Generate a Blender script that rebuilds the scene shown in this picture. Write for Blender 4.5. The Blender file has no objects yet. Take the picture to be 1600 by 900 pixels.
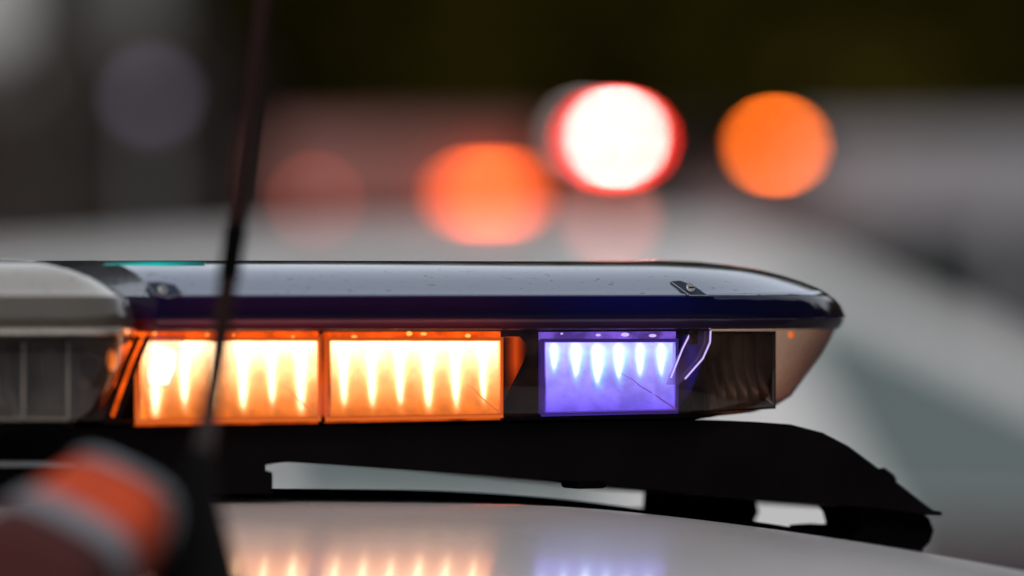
import bpy, bmesh, math, random
from mathutils import Vector, Matrix
random.seed(7)
PI = math.pi
sc = bpy.context.scene
C = sc.collection

# ------------------------------------------------------------------ camera
CZ = 1.6                      # eye height
FOC = 3.0                     # distance of the light bar
K = 9000.0                    # photo pixels per unit of tan(angle)
cam_d = bpy.data.cameras.new('camera'); cam = bpy.data.objects.new('camera', cam_d)
C.objects.link(cam); sc.camera = cam
cam.location = (0, 0, CZ); cam.rotation_euler = (math.radians(90), 0, 0)
cam_d.sensor_width = 36; cam_d.lens = 36 * K / 1600.0
cam_d.clip_start = 0.05; cam_d.clip_end = 500
cam_d.dof.use_dof = True; cam_d.dof.focus_distance = 3.02; cam_d.dof.aperture_fstop = 3.15
cam_d.dof.aperture_ratio = 1.0

# ------------------------------------------------------------------ world, sun
w = bpy.data.worlds.new('World'); sc.world = w; w.use_nodes = True
wt = w.node_tree; wt.nodes.clear()
SUN_EL, SUN_AZ = math.radians(36), math.radians(205)
sky = wt.nodes.new('ShaderNodeTexSky'); sky.sky_type = 'NISHITA'; sky.sun_disc = False
sky.sun_elevation = SUN_EL; sky.sun_rotation = SUN_AZ
sky.air_density = 1.0; sky.dust_density = 2.0; sky.ozone_density = 1.0
hs = wt.nodes.new('ShaderNodeHueSaturation'); hs.inputs['Saturation'].default_value = 0.25
bg = wt.nodes.new('ShaderNodeBackground'); bg.inputs['Strength'].default_value = 0.15
wo = wt.nodes.new('ShaderNodeOutputWorld')
wt.links.new(sky.outputs[0], hs.inputs['Color']); wt.links.new(hs.outputs[0], bg.inputs[0]); wt.links.new(bg.outputs[0], wo.inputs[0])
sd = bpy.data.lights.new('sun', 'SUN'); sd.energy = 1.1; sd.angle = math.radians(15); sd.color = (1, .98, .96)
so = bpy.data.objects.new('sun', sd); C.objects.link(so)
sun_dir = Vector((math.sin(SUN_AZ) * math.cos(SUN_EL), math.cos(SUN_AZ) * math.cos(SUN_EL), math.sin(SUN_EL)))
so.rotation_euler = sun_dir.to_track_quat('Z', 'Y').to_euler(); so.location = (0, 0, 12)
sc.view_settings.view_transform = 'Standard'; sc.view_settings.look = 'None'
sc.view_settings.exposure = -0.1; sc.view_settings.gamma = 1.0
sc.cycles.max_bounces = 8; sc.cycles.transparent_max_bounces = 24
sc.cycles.glossy_bounces = 5; sc.cycles.diffuse_bounces = 3
sc.cycles.sample_clamp_indirect = 6
sc.cycles.use_denoising = True

# ------------------------------------------------------------------ helpers
def tag(o, label=None, cat=None, group=None, kind=None):
    if label: o['label'] = label
    if cat: o['category'] = cat
    if group: o['group'] = group
    if kind: o['kind'] = kind
    return o

def obj(name, bm, m, parent=None, smooth=True, ang=35):
    me = bpy.data.meshes.new(name)
    bmesh.ops.recalc_face_normals(bm, faces=bm.faces)
    bm.to_mesh(me); bm.free()
    me.materials.append(m)
    o = bpy.data.objects.new(name, me); C.objects.link(o)
    if parent: o.parent = parent
    if smooth:
        for p in me.polygons: p.use_smooth = True
        try: me.set_sharp_from_angle(angle=math.radians(ang))
        except Exception: pass
    return o

def empty(name, loc, rz=0):
    o = bpy.data.objects.new(name, None); C.objects.link(o)
    o.location = loc; o.rotation_euler = (0, 0, rz); o.empty_display_size = .1
    return o

def bevel(bm, r, seg=2, ang=30):
    es = [e for e in bm.edges if len(e.link_faces) == 2 and e.calc_face_angle(0) > math.radians(ang)]
    if es: bmesh.ops.bevel(bm, geom=es, offset=r, segments=seg, affect='EDGES', profile=.5, clamp_overlap=True)
    return bm

def add_box(bm, c, s, rot=None):
    r = bmesh.ops.create_cube(bm, size=1)
    M = Matrix.Translation(c) @ (rot.to_4x4() if rot else Matrix()) @ Matrix.Diagonal((s[0], s[1], s[2], 1))
    bmesh.ops.transform(bm, matrix=M, verts=r['verts'])
    return r['verts']

def add_cyl(bm, p, q, r1, r2=None, seg=20, cap=True):
    p, q = Vector(p), Vector(q); d = q - p
    r2 = r1 if r2 is None else r2
    r = bmesh.ops.create_cone(bm, cap_ends=cap, segments=seg, radius1=r1, radius2=r2, depth=d.length)
    M = Matrix.Translation((p + q) / 2) @ d.to_track_quat('Z', 'Y').to_matrix().to_4x4()
    bmesh.ops.transform(bm, matrix=M, verts=r['verts'])
    return r['verts']

def rings(bm, rs, cap0=False, cap1=False, closed=True):
    V = [[bm.verts.new(p) for p in r] for r in rs]
    n = len(rs[0])
    for a, b in zip(V, V[1:]):
        for i in range(n if closed else n - 1):
            j = (i + 1) % n
            try: bm.faces.new((a[i], a[j], b[j], b[i]))
            except ValueError: pass
    if cap0: bm.faces.new(V[0])
    if cap1: bm.faces.new(V[-1])
    return V

def prism(bm, poly_front, poly_back):
    a = [bm.verts.new(p) for p in poly_front]; b = [bm.verts.new(p) for p in poly_back]
    n = len(a)
    bm.faces.new(a); bm.faces.new(b[::-1])
    for i in range(n):
        j = (i + 1) % n
        bm.faces.new((a[j], a[i], b[i], b[j]))

# ------------------------------------------------------------------ materials
def mat(name, col, rough=.5, metal=0, coat=0, coat_r=.03, spec=.5, noise=None, emis=None, es=0, bump=0, bscale=60):
    m = bpy.data.materials.new(name); m.use_nodes = True
    nt = m.node_tree; b = nt.nodes['Principled BSDF']
    b.inputs['Base Color'].default_value = (*col, 1)
    b.inputs['Roughness'].default_value = rough; b.inputs['Metallic'].default_value = metal
    b.inputs['Coat Weight'].default_value = coat; b.inputs['Coat Roughness'].default_value = coat_r
    b.inputs['Specular IOR Level'].default_value = spec
    tc = nt.nodes.new('ShaderNodeTexCoord')
    if noise:
        scale, amt = noise
        n = nt.nodes.new('ShaderNodeTexNoise'); n.inputs['Scale'].default_value = scale; n.inputs['Detail'].default_value = 6
        nt.links.new(tc.outputs['Object'], n.inputs['Vector'])
        r = nt.nodes.new('ShaderNodeMapRange')
        r.inputs[1].default_value = .3; r.inputs[2].default_value = .7
        r.inputs[3].default_value = 1 - amt; r.inputs[4].default_value = 1 + amt
        nt.links.new(n.outputs['Fac'], r.inputs[0])
        mx = nt.nodes.new('ShaderNodeMix'); mx.data_type = 'RGBA'; mx.blend_type = 'MULTIPLY'; mx.inputs[0].default_value = 1
        mx.inputs[6].default_value = (*col, 1)
        nt.links.new(r.outputs[0], mx.inputs[7]); nt.links.new(mx.outputs[2], b.inputs['Base Color'])
        r2 = nt.nodes.new('ShaderNodeMapRange'); r2.inputs[3].default_value = max(0, rough - .06); r2.inputs[4].default_value = rough + .08
        nt.links.new(n.outputs['Fac'], r2.inputs[0]); nt.links.new(r2.outputs[0], b.inputs['Roughness'])
    if bump:
        n2 = nt.nodes.new('ShaderNodeTexNoise'); n2.inputs['Scale'].default_value = bscale
        nt.links.new(tc.outputs['Object'], n2.inputs['Vector'])
        bp = nt.nodes.new('ShaderNodeBump'); bp.inputs['Strength'].default_value = bump; bp.inputs['Distance'].default_value = .01
        nt.links.new(n2.outputs['Fac'], bp.inputs['Height']); nt.links.new(bp.outputs[0], b.inputs['Normal'])
    if emis:
        b.inputs['Emission Color'].default_value = (*emis, 1); b.inputs['Emission Strength'].default_value = es
    return m

def clear_mat(name, tint, ior=1.5, rough=.03, dirt_glow=.0, dirt_glow_col=(.5, .45, .4)):
    """thin clear plastic: tinted see-through, Fresnel gloss, a trace of grime"""
    m = bpy.data.materials.new(name); m.use_nodes = True
    nt = m.node_tree; nt.nodes.clear(); L = nt.links
    out = nt.nodes.new('ShaderNodeOutputMaterial')
    tr = nt.nodes.new('ShaderNodeBsdfTransparent'); tr.inputs[0].default_value = (*tint, 1)
    lt = nt.nodes.new('ShaderNodeLayerWeight'); lt.inputs[0].default_value = .5
    p2 = nt.nodes.new('ShaderNodeMath'); p2.operation = 'POWER'; p2.inputs[1].default_value = 2.2; L.new(lt.outputs['Facing'], p2.inputs[0])
    tm = nt.nodes.new('ShaderNodeMix'); tm.data_type = 'RGBA'; tm.inputs[6].default_value = (*tint, 1)
    tm.inputs[7].default_value = (tint[0] ** 7, tint[1] ** 6, tint[2] ** 5, 1)
    L.new(p2.outputs[0], tm.inputs[0]); L.new(tm.outputs[2], tr.inputs[0])
    gl = nt.nodes.new('ShaderNodeBsdfGlossy'); gl.inputs['Roughness'].default_value = rough
    lw = nt.nodes.new('ShaderNodeLayerWeight'); lw.inputs[0].default_value = .5
    pw = nt.nodes.new('ShaderNodeMath'); pw.operation = 'POWER'; pw.inputs[1].default_value = 4.5; L.new(lw.outputs['Facing'], pw.inputs[0])
    fr = nt.nodes.new('ShaderNodeMapRange'); f0 = ((ior - 1) / (ior + 1)) ** 2; fr.inputs[3].default_value = f0; fr.inputs[4].default_value = .85; L.new(pw.outputs[0], fr.inputs[0])
    m1 = nt.nodes.new('ShaderNodeMixShader'); L.new(fr.outputs[0], m1.inputs[0]); L.new(tr.outputs[0], m1.inputs[1]); L.new(gl.outputs[0], m1.inputs[2])
    if dirt_glow:
        df = nt.nodes.new('ShaderNodeBsdfDiffuse'); df.inputs[0].default_value = (*dirt_glow_col, 1)
        tc = nt.nodes.new('ShaderNodeTexCoord'); n = nt.nodes.new('ShaderNodeTexNoise'); n.inputs['Scale'].default_value = 45; n.inputs['Detail'].default_value = 8
        L.new(tc.outputs['Object'], n.inputs['Vector'])
        r = nt.nodes.new('ShaderNodeMapRange'); r.inputs[1].default_value = .35; r.inputs[2].default_value = .75; r.inputs[4].default_value = dirt_glow
        L.new(n.outputs['Fac'], r.inputs[0])
        m2 = nt.nodes.new('ShaderNodeMixShader'); L.new(r.outputs[0], m2.inputs[0]); L.new(m1.outputs[0], m2.inputs[1]); L.new(df.outputs[0], m2.inputs[2])
        L.new(m2.outputs[0], out.inputs[0])
    else:
        L.new(m1.outputs[0], out.inputs[0])
    return m

def cover_mat(name, base, metal, rough, trans_col, trans):
    """tinted moulded cover: glossy, lets a little of the lamp light through"""
    m = mat(name, base, rough=rough, metal=metal, coat=1, coat_r=.04)
    nt = m.node_tree; L = nt.links; b = nt.nodes['Principled BSDF']; out = nt.nodes['Material Output']
    t = nt.nodes.new('ShaderNodeBsdfTranslucent'); t.inputs[0].default_value = (*trans_col, 1)
    mx = nt.nodes.new('ShaderNodeMixShader'); mx.inputs[0].default_value = trans
    L.new(b.outputs[0], mx.inputs[1]); L.new(t.outputs[0], mx.inputs[2]); L.new(mx.outputs[0], out.inputs[0])
    tc = nt.nodes.new('ShaderNodeTexCoord')
    mp = nt.nodes.new('ShaderNodeMapping'); mp.inputs['Scale'].default_value = (18, 60, 60)
    n = nt.nodes.new('ShaderNodeTexNoise'); n.inputs['Scale'].default_value = 2.2; n.inputs['Detail'].default_value = 7
    L.new(tc.outputs['Object'], mp.inputs[0]); L.new(mp.outputs[0], n.inputs['Vector'])
    sp_ = nt.nodes.new('ShaderNodeTexNoise'); sp_.inputs['Scale'].default_value = 420; sp_.inputs['Detail'].default_value = 3
    mp2 = nt.nodes.new('ShaderNodeMapping'); mp2.inputs['Scale'].default_value = (.45, 1, 1.3); mp2.inputs['Rotation'].default_value = (0, .5, 0)
    L.new(tc.outputs['Object'], mp2.inputs[0]); L.new(mp2.outputs[0], sp_.inputs['Vector'])
    rr_ = nt.nodes.new('ShaderNodeMapRange'); rr_.inputs[1].default_value = .655; rr_.inputs[2].default_value = .70; rr_.inputs[3].default_value = 1; rr_.inputs[4].default_value = .25
    L.new(sp_.outputs['Fac'], rr_.inputs[0])
    mm_ = nt.nodes.new('ShaderNodeMix'); mm_.data_type = 'RGBA'; mm_.blend_type = 'MULTIPLY'; mm_.inputs[0].default_value = 1; mm_.inputs[6].default_value = (*base, 1)
    L.new(rr_.outputs[0], mm_.inputs[7]); L.new(mm_.outputs[2], b.inputs['Base Color'])
    bp_ = nt.nodes.new('ShaderNodeBump'); bp_.inputs['Strength'].default_value = .05; bp_.inputs['Distance'].default_value = .002
    L.new(n.outputs['Fac'], bp_.inputs['Height']); L.new(bp_.outputs[0], b.inputs['Normal'])
    r = nt.nodes.new('ShaderNodeMapRange'); r.inputs[1].default_value = .3; r.inputs[2].default_value = .75
    r.inputs[3].default_value = rough; r.inputs[4].default_value = rough + .12
    L.new(n.outputs['Fac'], r.inputs[0]); L.new(r.outputs[0], b.inputs['Roughness'])
    return m

def spill_mat(name, core, edge, s_core, s_edge, power=1.5):
    """lit optic: hottest in the middle and at the chip, falling off to its rim"""
    m = bpy.data.materials.new(name); m.use_nodes = True
    nt = m.node_tree; nt.nodes.clear(); L = nt.links
    out = nt.nodes.new('ShaderNodeOutputMaterial'); em = nt.nodes.new('ShaderNodeEmission')
    tc = nt.nodes.new('ShaderNodeTexCoord'); sp = nt.nodes.new('ShaderNodeSeparateXYZ'); L.new(tc.outputs['Generated'], sp.inputs[0])
    def mth(op, a, b=None, clamp=False):
        n = nt.nodes.new('ShaderNodeMath'); n.operation = op; n.use_clamp = clamp
        for i, x in enumerate((a, b)):
            if x is None: continue
            if isinstance(x, (int, float)): n.inputs[i].default_value = x
            else: L.new(x, n.inputs[i])
        return n.outputs[0]
    dx = mth('ABSOLUTE', mth('SUBTRACT', sp.outputs[0], .5))
    fx = mth('SUBTRACT', 1, mth('MULTIPLY', dx, 2), True)
    fx = mth('POWER', fx, power)
    fz = mth('MULTIPLY', sp.outputs[2], 1.7, True)
    f = mth('MULTIPLY', fx, fz)
    mr = nt.nodes.new('ShaderNodeMapRange'); mr.inputs[3].default_value = s_edge; mr.inputs[4].default_value = s_core; L.new(f, mr.inputs[0])
    mx = nt.nodes.new('ShaderNodeMix'); mx.data_type = 'RGBA'; mx.inputs[6].default_value = (*edge, 1); mx.inputs[7].default_value = (*core, 1)
    L.new(f, mx.inputs[0]); L.new(mx.outputs[2], em.inputs[0]); L.new(mr.outputs[0], em.inputs[1]); L.new(em.outputs[0], out.inputs[0])
    return m

def optic_mat(name, low, high, b0, b1, bp, core, halo, z0, z1, sc_, sh, w0, w1, wander, cap0=.93, hk=1.9):
    """lit reflector cell: a soft vertical streak under each chip over a glow that grows towards the chips"""
    m = bpy.data.materials.new(name); m.use_nodes = True
    nt = m.node_tree; nt.nodes.clear(); L = nt.links
    out = nt.nodes.new('ShaderNodeOutputMaterial'); em = nt.nodes.new('ShaderNodeEmission')
    tc = nt.nodes.new('ShaderNodeTexCoord'); sp = nt.nodes.new('ShaderNodeSeparateXYZ'); L.new(tc.outputs['UV'], sp.inputs[0])
    oi = nt.nodes.new('ShaderNodeObjectInfo')
    nz = nt.nodes.new('ShaderNodeTexNoise'); nz.inputs['Scale'].default_value = 90; nz.inputs['Detail'].default_value = 4
    L.new(tc.outputs['Object'], nz.inputs['Vector'])
    def mth(op, a, b=None, clamp=False):
        n = nt.nodes.new('ShaderNodeMath'); n.operation = op; n.use_clamp = clamp
        for i, x in enumerate((a, b)):
            if x is None: continue
            if isinstance(x, (int, float)): n.inputs[i].default_value = x
            else: L.new(x, n.inputs[i])
        return n.outputs[0]
    def ramp(x, a, b, c, d, smooth=True):
        n = nt.nodes.new('ShaderNodeMapRange'); n.interpolation_type = 'SMOOTHSTEP' if smooth else 'LINEAR'
        for i, q in ((1, a), (2, b), (3, c), (4, d)): n.inputs[i].default_value = q
        L.new(x, n.inputs[0]); return n.outputs[0]
    z = mth('ADD', sp.outputs[1], mth('MULTIPLY', mth('SUBTRACT', oi.outputs['Random'], .5), wander))
    z = mth('ADD', z, mth('MULTIPLY', mth('SUBTRACT', nz.outputs['Fac'], .5), .16))
    dx = mth('MULTIPLY', mth('ABSOLUTE', mth('SUBTRACT', sp.outputs[0], .5)), 2)
    sg = ramp(z, z0, 1.0, w0, w1, False)
    def gauss(k):
        q = mth('DIVIDE', dx, mth('MULTIPLY', sg, k)); return mth('EXPONENT', mth('MULTIPLY', mth('MULTIPLY', q, q), -1))
    cap = ramp(sp.outputs[1], cap0, 1.0, 1, .1)
    sg = mth('MULTIPLY', sg, ramp(oi.outputs['Random'], 0, 1, .8, 1.2, False))
    gc = mth('MULTIPLY', mth('MULTIPLY', gauss(1), ramp(z, z0, z1, 0, sc_)), cap)
    gh = mth('MULTIPLY', mth('MULTIPLY', gauss(hk), ramp(z, z0 - .12, z1, 0, sh)), cap)
    zb = mth('POWER', mth('MULTIPLY', sp.outputs[1], 1, True), bp)
    bs = mth('ADD', b0, mth('MULTIPLY', zb, b1 - b0))
    bs = mth('MULTIPLY', bs, ramp(nz.outputs['Fac'], .3, .7, .8, 1.2))
    mx = nt.nodes.new('ShaderNodeMix'); mx.data_type = 'RGBA'; mx.inputs[6].default_value = (*low, 1); mx.inputs[7].default_value = (*high, 1)
    L.new(zb, mx.inputs[0])
    def scale(col, f):
        n = nt.nodes.new('ShaderNodeVectorMath'); n.operation = 'SCALE'
        if isinstance(col, tuple): n.inputs[0].default_value = col
        else: L.new(col, n.inputs[0])
        L.new(f, n.inputs[3]); return n.outputs[0]
    def add(a, b):
        n = nt.nodes.new('ShaderNodeVectorMath'); n.operation = 'ADD'; L.new(a, n.inputs[0]); L.new(b, n.inputs[1]); return n.outputs[0]
    tot = add(add(scale(mx.outputs[2], bs), scale(core, gc)), scale(halo, gh))
    L.new(tot, em.inputs[0]); em.inputs[1].default_value = 1; L.new(em.outputs[0], out.inputs[0])
    return m

def emit_mat(name, col, s, noise=None):
    m = bpy.data.materials.new(name); m.use_nodes = True
    nt = m.node_tree; nt.nodes.clear(); L = nt.links
    out = nt.nodes.new('ShaderNodeOutputMaterial'); em = nt.nodes.new('ShaderNodeEmission')
    em.inputs[0].default_value = (*col, 1); em.inputs[1].default_value = s
    if noise:
        tc = nt.nodes.new('ShaderNodeTexCoord'); n = nt.nodes.new('ShaderNodeTexNoise'); n.inputs['Scale'].default_value = noise; n.inputs['Detail'].default_value = 3
        L.new(tc.outputs['Object'], n.inputs['Vector'])
        r = nt.nodes.new('ShaderNodeMapRange'); r.inputs[1].default_value = .35; r.inputs[2].default_value = .7; r.inputs[3].default_value = s * .45; r.inputs[4].default_value = s * 1.7
        L.new(n.outputs['Fac'], r.inputs[0]); L.new(r.outputs[0], em.inputs[1])
    L.new(em.outputs[0], out.inputs[0])
    return m

M = {}
M['paint'] = mat('white_car_paint', (.74, .71, .71), .28, coat=.6, coat_r=.10, noise=(3, .03), bump=.02, bscale=900)
M['cover'] = cover_mat('blue_grey_cover', (.72, .79, .93), .97, .09, (.5, .2, .45), .04)
M['rim_plastic'] = cover_mat('rim_plastic', (.012, .010, .022), .0, .12, (.45, .10, .20), .25)
M['navy'] = cover_mat('navy_plastic', (.004, .006, .022), .0, .07, (.12, .04, .60), .24)  # cover side, with the reflection of dark surroundings put into its colour
M['cream'] = cover_mat('cream_clear_cover', (1, .93, .80), .88, .12, (.6, .5, .4), .06)
M['lens'] = clear_mat('clear_lens_plastic', (.89, .72, .60), dirt_glow=.09, dirt_glow_col=(.55, .30, .18))
M['lens_end'] = clear_mat('smoked_lens_plastic', (.80, .72, .66), dirt_glow=.10, dirt_glow_col=(.45, .32, .24))
M['cream_lens'] = clear_mat('clear_centre_lens', (.93, .90, .86), ior=1.6, dirt_glow=.07)
M['clip'] = clear_mat('clear_clip', (.9, .9, .95), ior=1.9, rough=.06, dirt_glow=.30, dirt_glow_col=(.35, .3, .95))  # blue here is lamp light on the clip, put into its diffuse colour
M['clear_clip'] = clear_mat('clear_centre_clip', (.8, .74, .68), ior=1.8, dirt_glow=.2, dirt_glow_col=(.35, .25, .2))
M['brown_side'] = cover_mat('smoky_cream_side', (.085, .072, .055), .0, .12, (.5, .4, .3), .08)  # lower cream cover, darkened in colour for the dark reflection on it
M['black'] = mat('black_plastic', (.004, .003, .004), .45, spec=.12, noise=(40, .2))
M['satin'] = mat('satin_black_mount', (.0035, .0025, .003), .5, spec=.06, noise=(25, .25), bump=.05, bscale=220)
M['rubber'] = mat('black_rubber', (.0018, .0014, .0014), .8, spec=.03, noise=(50, .2))
M['chassis'] = mat('dark_chassis', (.016, .012, .014), .5, noise=(30, .3))
M['smoke'] = mat('dark_reflector', (.050, .038, .032), .4, metal=.15, noise=(30, .2))
M['pale_edge'] = mat('pale_edge', (.30, .28, .26), .4)
M['steel'] = mat('screw_steel', (.6, .58, .55), .25, metal=1)
M['pocket'] = mat('blue_recess', (.003, .012, .045), .55)
M['teal'] = mat('teal_strip', (.0, .80, .70), .3)
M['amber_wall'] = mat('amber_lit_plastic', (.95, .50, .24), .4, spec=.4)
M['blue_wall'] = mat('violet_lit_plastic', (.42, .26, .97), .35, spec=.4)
M['amber_led'] = optic_mat('amber_led', (1, .25, .022), (1, .78, .48), 1.1, 5.0, 1.5, (1, .9, .7), (1, .62, .22), .03, .36, 4.0, 1.3, .15, .40, .14)
M['blue_led'] = optic_mat('blue_led', (.12, .085, 1), (.33, .38, 1), 1.7, 2.5, 1.0, (1, 1.2, 1.5), (.05, 1.0, 1.5), .44, .80, 4.0, 1.3, .14, .34, .30, .84, 2.3)
M['amber_guide'] = emit_mat('amber_guide', (1, .11, .006), 1.3, 70)
M['blue_guide'] = emit_mat('blue_guide', (.20, .12, 1), 1.0, 90)
M['amber_bead'] = emit_mat('amber_bead', (1, .42, .10), 2.6)
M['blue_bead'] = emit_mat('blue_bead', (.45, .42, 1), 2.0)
M['amber_dim'] = emit_mat('amber_dim', (1, .12, .008), .42, 60)
M['amber_house'] = mat('amber_house', (.42, .12, .03), .5, emis=(1, .16, .012), es=.55)  # lamp glow through the frame put in as emission
M['blue_house'] = mat('blue_house', (.05, .04, .12), .4, emis=(.10, .05, 1), es=.22)  # blue lamp glow in the frame, likewise painted as emission
M['amber_chip'] = emit_mat('amber_chip', (1, .47, .26), 120)
M['blue_chip'] = emit_mat('blue_chip', (.22, .42, 1), 20)
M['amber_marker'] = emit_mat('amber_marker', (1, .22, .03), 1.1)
M['whip'] = mat('whip_brown', (.016, .005, .004), .6, spec=.15)
M['asphalt'] = mat('asphalt', (.05, .05, .052), .85, noise=(2, .3), bump=.3, bscale=80)
M['glass'] = mat('dark_car_glass', (.03, .035, .036), .06, coat=1)
M['tyre'] = mat('tyre', (.02, .02, .02), .8)
M['rim'] = mat('rim', (.4, .4, .41), .3, metal=.8)
M['trim'] = mat('trim', (.02, .02, .022), .5)

# ------------------------------------------------------------------ the bar's frame: u along the bar, v to the back, w up
YAW = math.radians(28)
cs, sn = math.cos(YAW), math.sin(YAW)
OX, OY, OZ = 0.05, 3.0, 1.492
def LB(px, py, v=0.0):
    """a measured place on the bar: photo column and row at depth v behind its front"""
    k = (px - 800) / K
    u = (k * (OY + v * cs) - OX + v * sn) / (cs - k * sn)
    Y = OY + u * sn + v * cs
    return Vector((u, v, CZ + (450 - py) / K * Y - OZ))
def hw(py, u=0.0, v=0.0):
    Y = OY + u * sn + v * cs
    return CZ + (450 - py) / K * Y - OZ
def pxof(u, v):
    X = OX + u * cs - v * sn; Y = OY + u * sn + v * cs
    return 800 + K * X / Y

UC = -0.46                    # middle of the car and of the bar
# ------------------------------------------------------------------ ground
bm = bmesh.new()
bmesh.ops.create_grid(bm, x_segments=40, y_segments=40, size=220)
tag(obj('ground', bm, M['asphalt'], smooth=False), kind='structure')

# ------------------------------------------------------------------ the patrol car under the bar
car = empty('patrol_car', (OX + UC * cs - .3 * -0 , OY + UC * sn, 0), YAW)
tag(car, 'white car with glossy roof carrying the lit amber and blue light bar', 'car')
VC = 0.12
def roof_z(du, v):
    a = abs(du)
    z = -0.106 - .035 * a * a - .38 * max(0, a - .4) ** 2 - 1.6 * max(0, a - .74) ** 2
    t = v - VC
    z -= .10 * t * t + .25 * max(0, -t - .55) ** 2 + .12 * max(0, t - .6) ** 2
    return CZ + z
bm = bmesh.new()
us = [-.80 + 1.6 * i / 64 for i in range(65)]; vs = [-.95 + 2.3 * j / 60 for j in range(61)]
rings(bm, [[(u, v, roof_z(u, v)) for u in us] for v in vs], closed=False)
ro = obj('roof', bm, M['paint'], car, ang=80)
sm = ro.modifiers.new('thickness', 'SOLIDIFY'); sm.thickness = .012; sm.offset = -1
# glasshouse and lower body, lofted front to back
def section(halfs, v):
    """closed ring through (half width, z) pairs"""
    return [(a, v, z) for a, z in halfs] + [(-a, v, z) for a, z in halfs[::-1]]
def lower(v, hwid, zt, zb=.25):
    return section([(hwid * .86, zb), (hwid, zb + .18), (hwid * 1.0, zt - .22), (hwid * .93, zt - .03), (hwid * .55, zt)], v)
bm = bmesh.new()
rings(bm, [lower(v, h, z, zb) for v, h, z, zb in ((-2.05, .70, .78, .42), (-1.98, .84, .92, .30), (-1.3, .90, .98, .25), (-.6, .92, 1.0, .22), (.9, .92, 1.0, .22), (1.8, .91, .94, .22), (2.55, .86, .84, .25), (2.78, .72, .68, .38))], True, True)
obj('body', bm, M['paint'], car, ang=50)
bm = bmesh.new()
rings(bm, [section([(.82, 1.0 - .03), (.80, 1.05), (.70, roof_z(.70, v) - .03 if -.95 <= v <= 1.3 else 1.05), (.4, roof_z(.4, v) - .03 if -.95 <= v <= 1.3 else 1.04)], v) for v in (-1.5, -.93, 0, .9, 1.3, 1.9)], True, True)
obj('glasshouse', bm, M['glass'], car, ang=30)
for sv in (-1.25, 1.75):
    for sg in (-1, 1):
        bm = bmesh.new(); add_cyl(bm, (sg * .78, sv, .33), (sg * .95, sv, .33), .33, seg=32); bevel(bm, .03)
        wl = obj('wheel', bm, M['tyre'], car)
        bm = bmesh.new(); add_cyl(bm, (sg * .9, sv, .33), (sg * .958, sv, .33), .21, seg=24); bevel(bm, .01)
        obj('rim', bm, M['rim'], wl)

# ------------------------------------------------------------------ light bar
bar = empty('light_bar', (OX, OY, OZ), YAW)
tag(bar, 'low emergency light bar with lit amber and blue modules under a blue-grey cover', 'light bar')

def plan(u0, uc, a, b, vc, n=2.2, seg=40, v_front=None):
    """plan outline of a bar piece: straight front and back, rounded right end; list of (u, v, nu, nv)"""
    pts = []
    N = 24
    for i in range(N): pts.append((u0 + (uc - u0) * i / N, vc - b))
    for i in range(seg + 1):
        th = -PI / 2 + PI * i / seg
        cu, su = math.cos(th), math.sin(th)
        pts.append((uc + a * abs(cu) ** (2 / n), vc + b * math.copysign(abs(su) ** (2 / n), su)))
    for i in range(1, N + 1): pts.append((uc + (u0 - uc) * i / N, vc + b))
    out = []
    m = len(pts)
    for i in range(m):
        p, q = pts[max(0, i - 1)], pts[min(m - 1, i + 1)]
        t = Vector((q[0] - p[0], q[1] - p[1])).normalized()
        out.append((pts[i][0], pts[i][1], t.y, -t.x))
    return out

def loft(name, outline, prof_f, prof_e, m, parent, cap=None):
    """prof lists: (w, inset); front/back use prof_f, the end prof_e, blended by the outline's normal"""
    vs0 = [p[1] for p in outline]; vc_ = (min(vs0) + max(vs0)) / 2; hb = (max(vs0) - min(vs0)) / 2
    uc_ = max(p[0] for p in outline if abs(abs(p[1] - vc_) - hb) < 1e-6); a_ = max(p[0] for p in outline) - uc_
    bm = bmesh.new(); rs = []
    for (wf, i_f), (we, ie) in zip(prof_f, prof_e):
        r = []
        for (u, v, nu, nv) in outline:
            k = min(1, max(0, nu)) ** 1.6
            sv = max(.02, (hb - i_f) / hb); su = max(.02, (a_ - ie) / a_)
            vv = vc_ + (v - vc_) * sv
            uu = u if u <= uc_ else uc_ + (u - uc_) * su
            r.append((uu, vv, wf * (1 - k) + we * k))
        rs.append(r)
    V = rings(bm, rs)
    if cap in ('top', 'both'): bm.faces.new(V[-1])
    if cap in ('bottom', 'both'): bm.faces.new(V[0])
    return obj(name, bm, m, parent, ang=50)

HB = .115; VCF = -.028
u_c = LB(1085, 450, 0).x
lo, hi = .01, .3
for _ in range(40):
    a = (lo + hi) / 2
    mxp = max(pxof(p[0], p[1]) for p in plan(-.3, u_c, a, HB, HB, 1.9))
    if mxp > 1322: hi = a
    else: lo = a
A_END = a
outl = plan(LB(120, 450, .1).x, u_c, A_END, HB, HB, 1.9)
def pf(rows, uref):
    return [(hw(y, uref), ins) for y, ins in rows]
frs = [(497.5, .0011), (496, .0002), (492, .0001), (470, .0003), (463, .0006), (461, .0018)]
fr = [(461, .0018), (458.5, .0042), (452, .0085), (440, .0165), (428, .026), (418, .040), (411, .058), (407, .08), (405.5, .105)]
ens = [(497.5, .0016), (496, .0002), (492, .001), (480, .004), (470, .0075), (465, .0095), (461, .011)]
en = [(461, .011), (450, .017), (438, .0275), (428, .040), (420, .053), (413, .07), (408, .088), (406, .108)]
uf = LB(900, 450).x; ue = LB(1200, 450, .1).x
cov = loft('cover', outl, pf(fr, uf), pf(en, ue), M['cover'], bar, 'top')
rfr = [(515, .003), (513.5, .0008), (500, .0004), (498.2, .0009), (497.8, .004)]
ren = [(515, .006), (512, .0042), (500, .001), (498.2, .0015), (497.8, .005)]
loft('cover_side', outl, pf(frs, uf), pf(ens, ue), M['navy'], bar)  # same one-piece cover; its dark reflection is painted as a navy band
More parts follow.
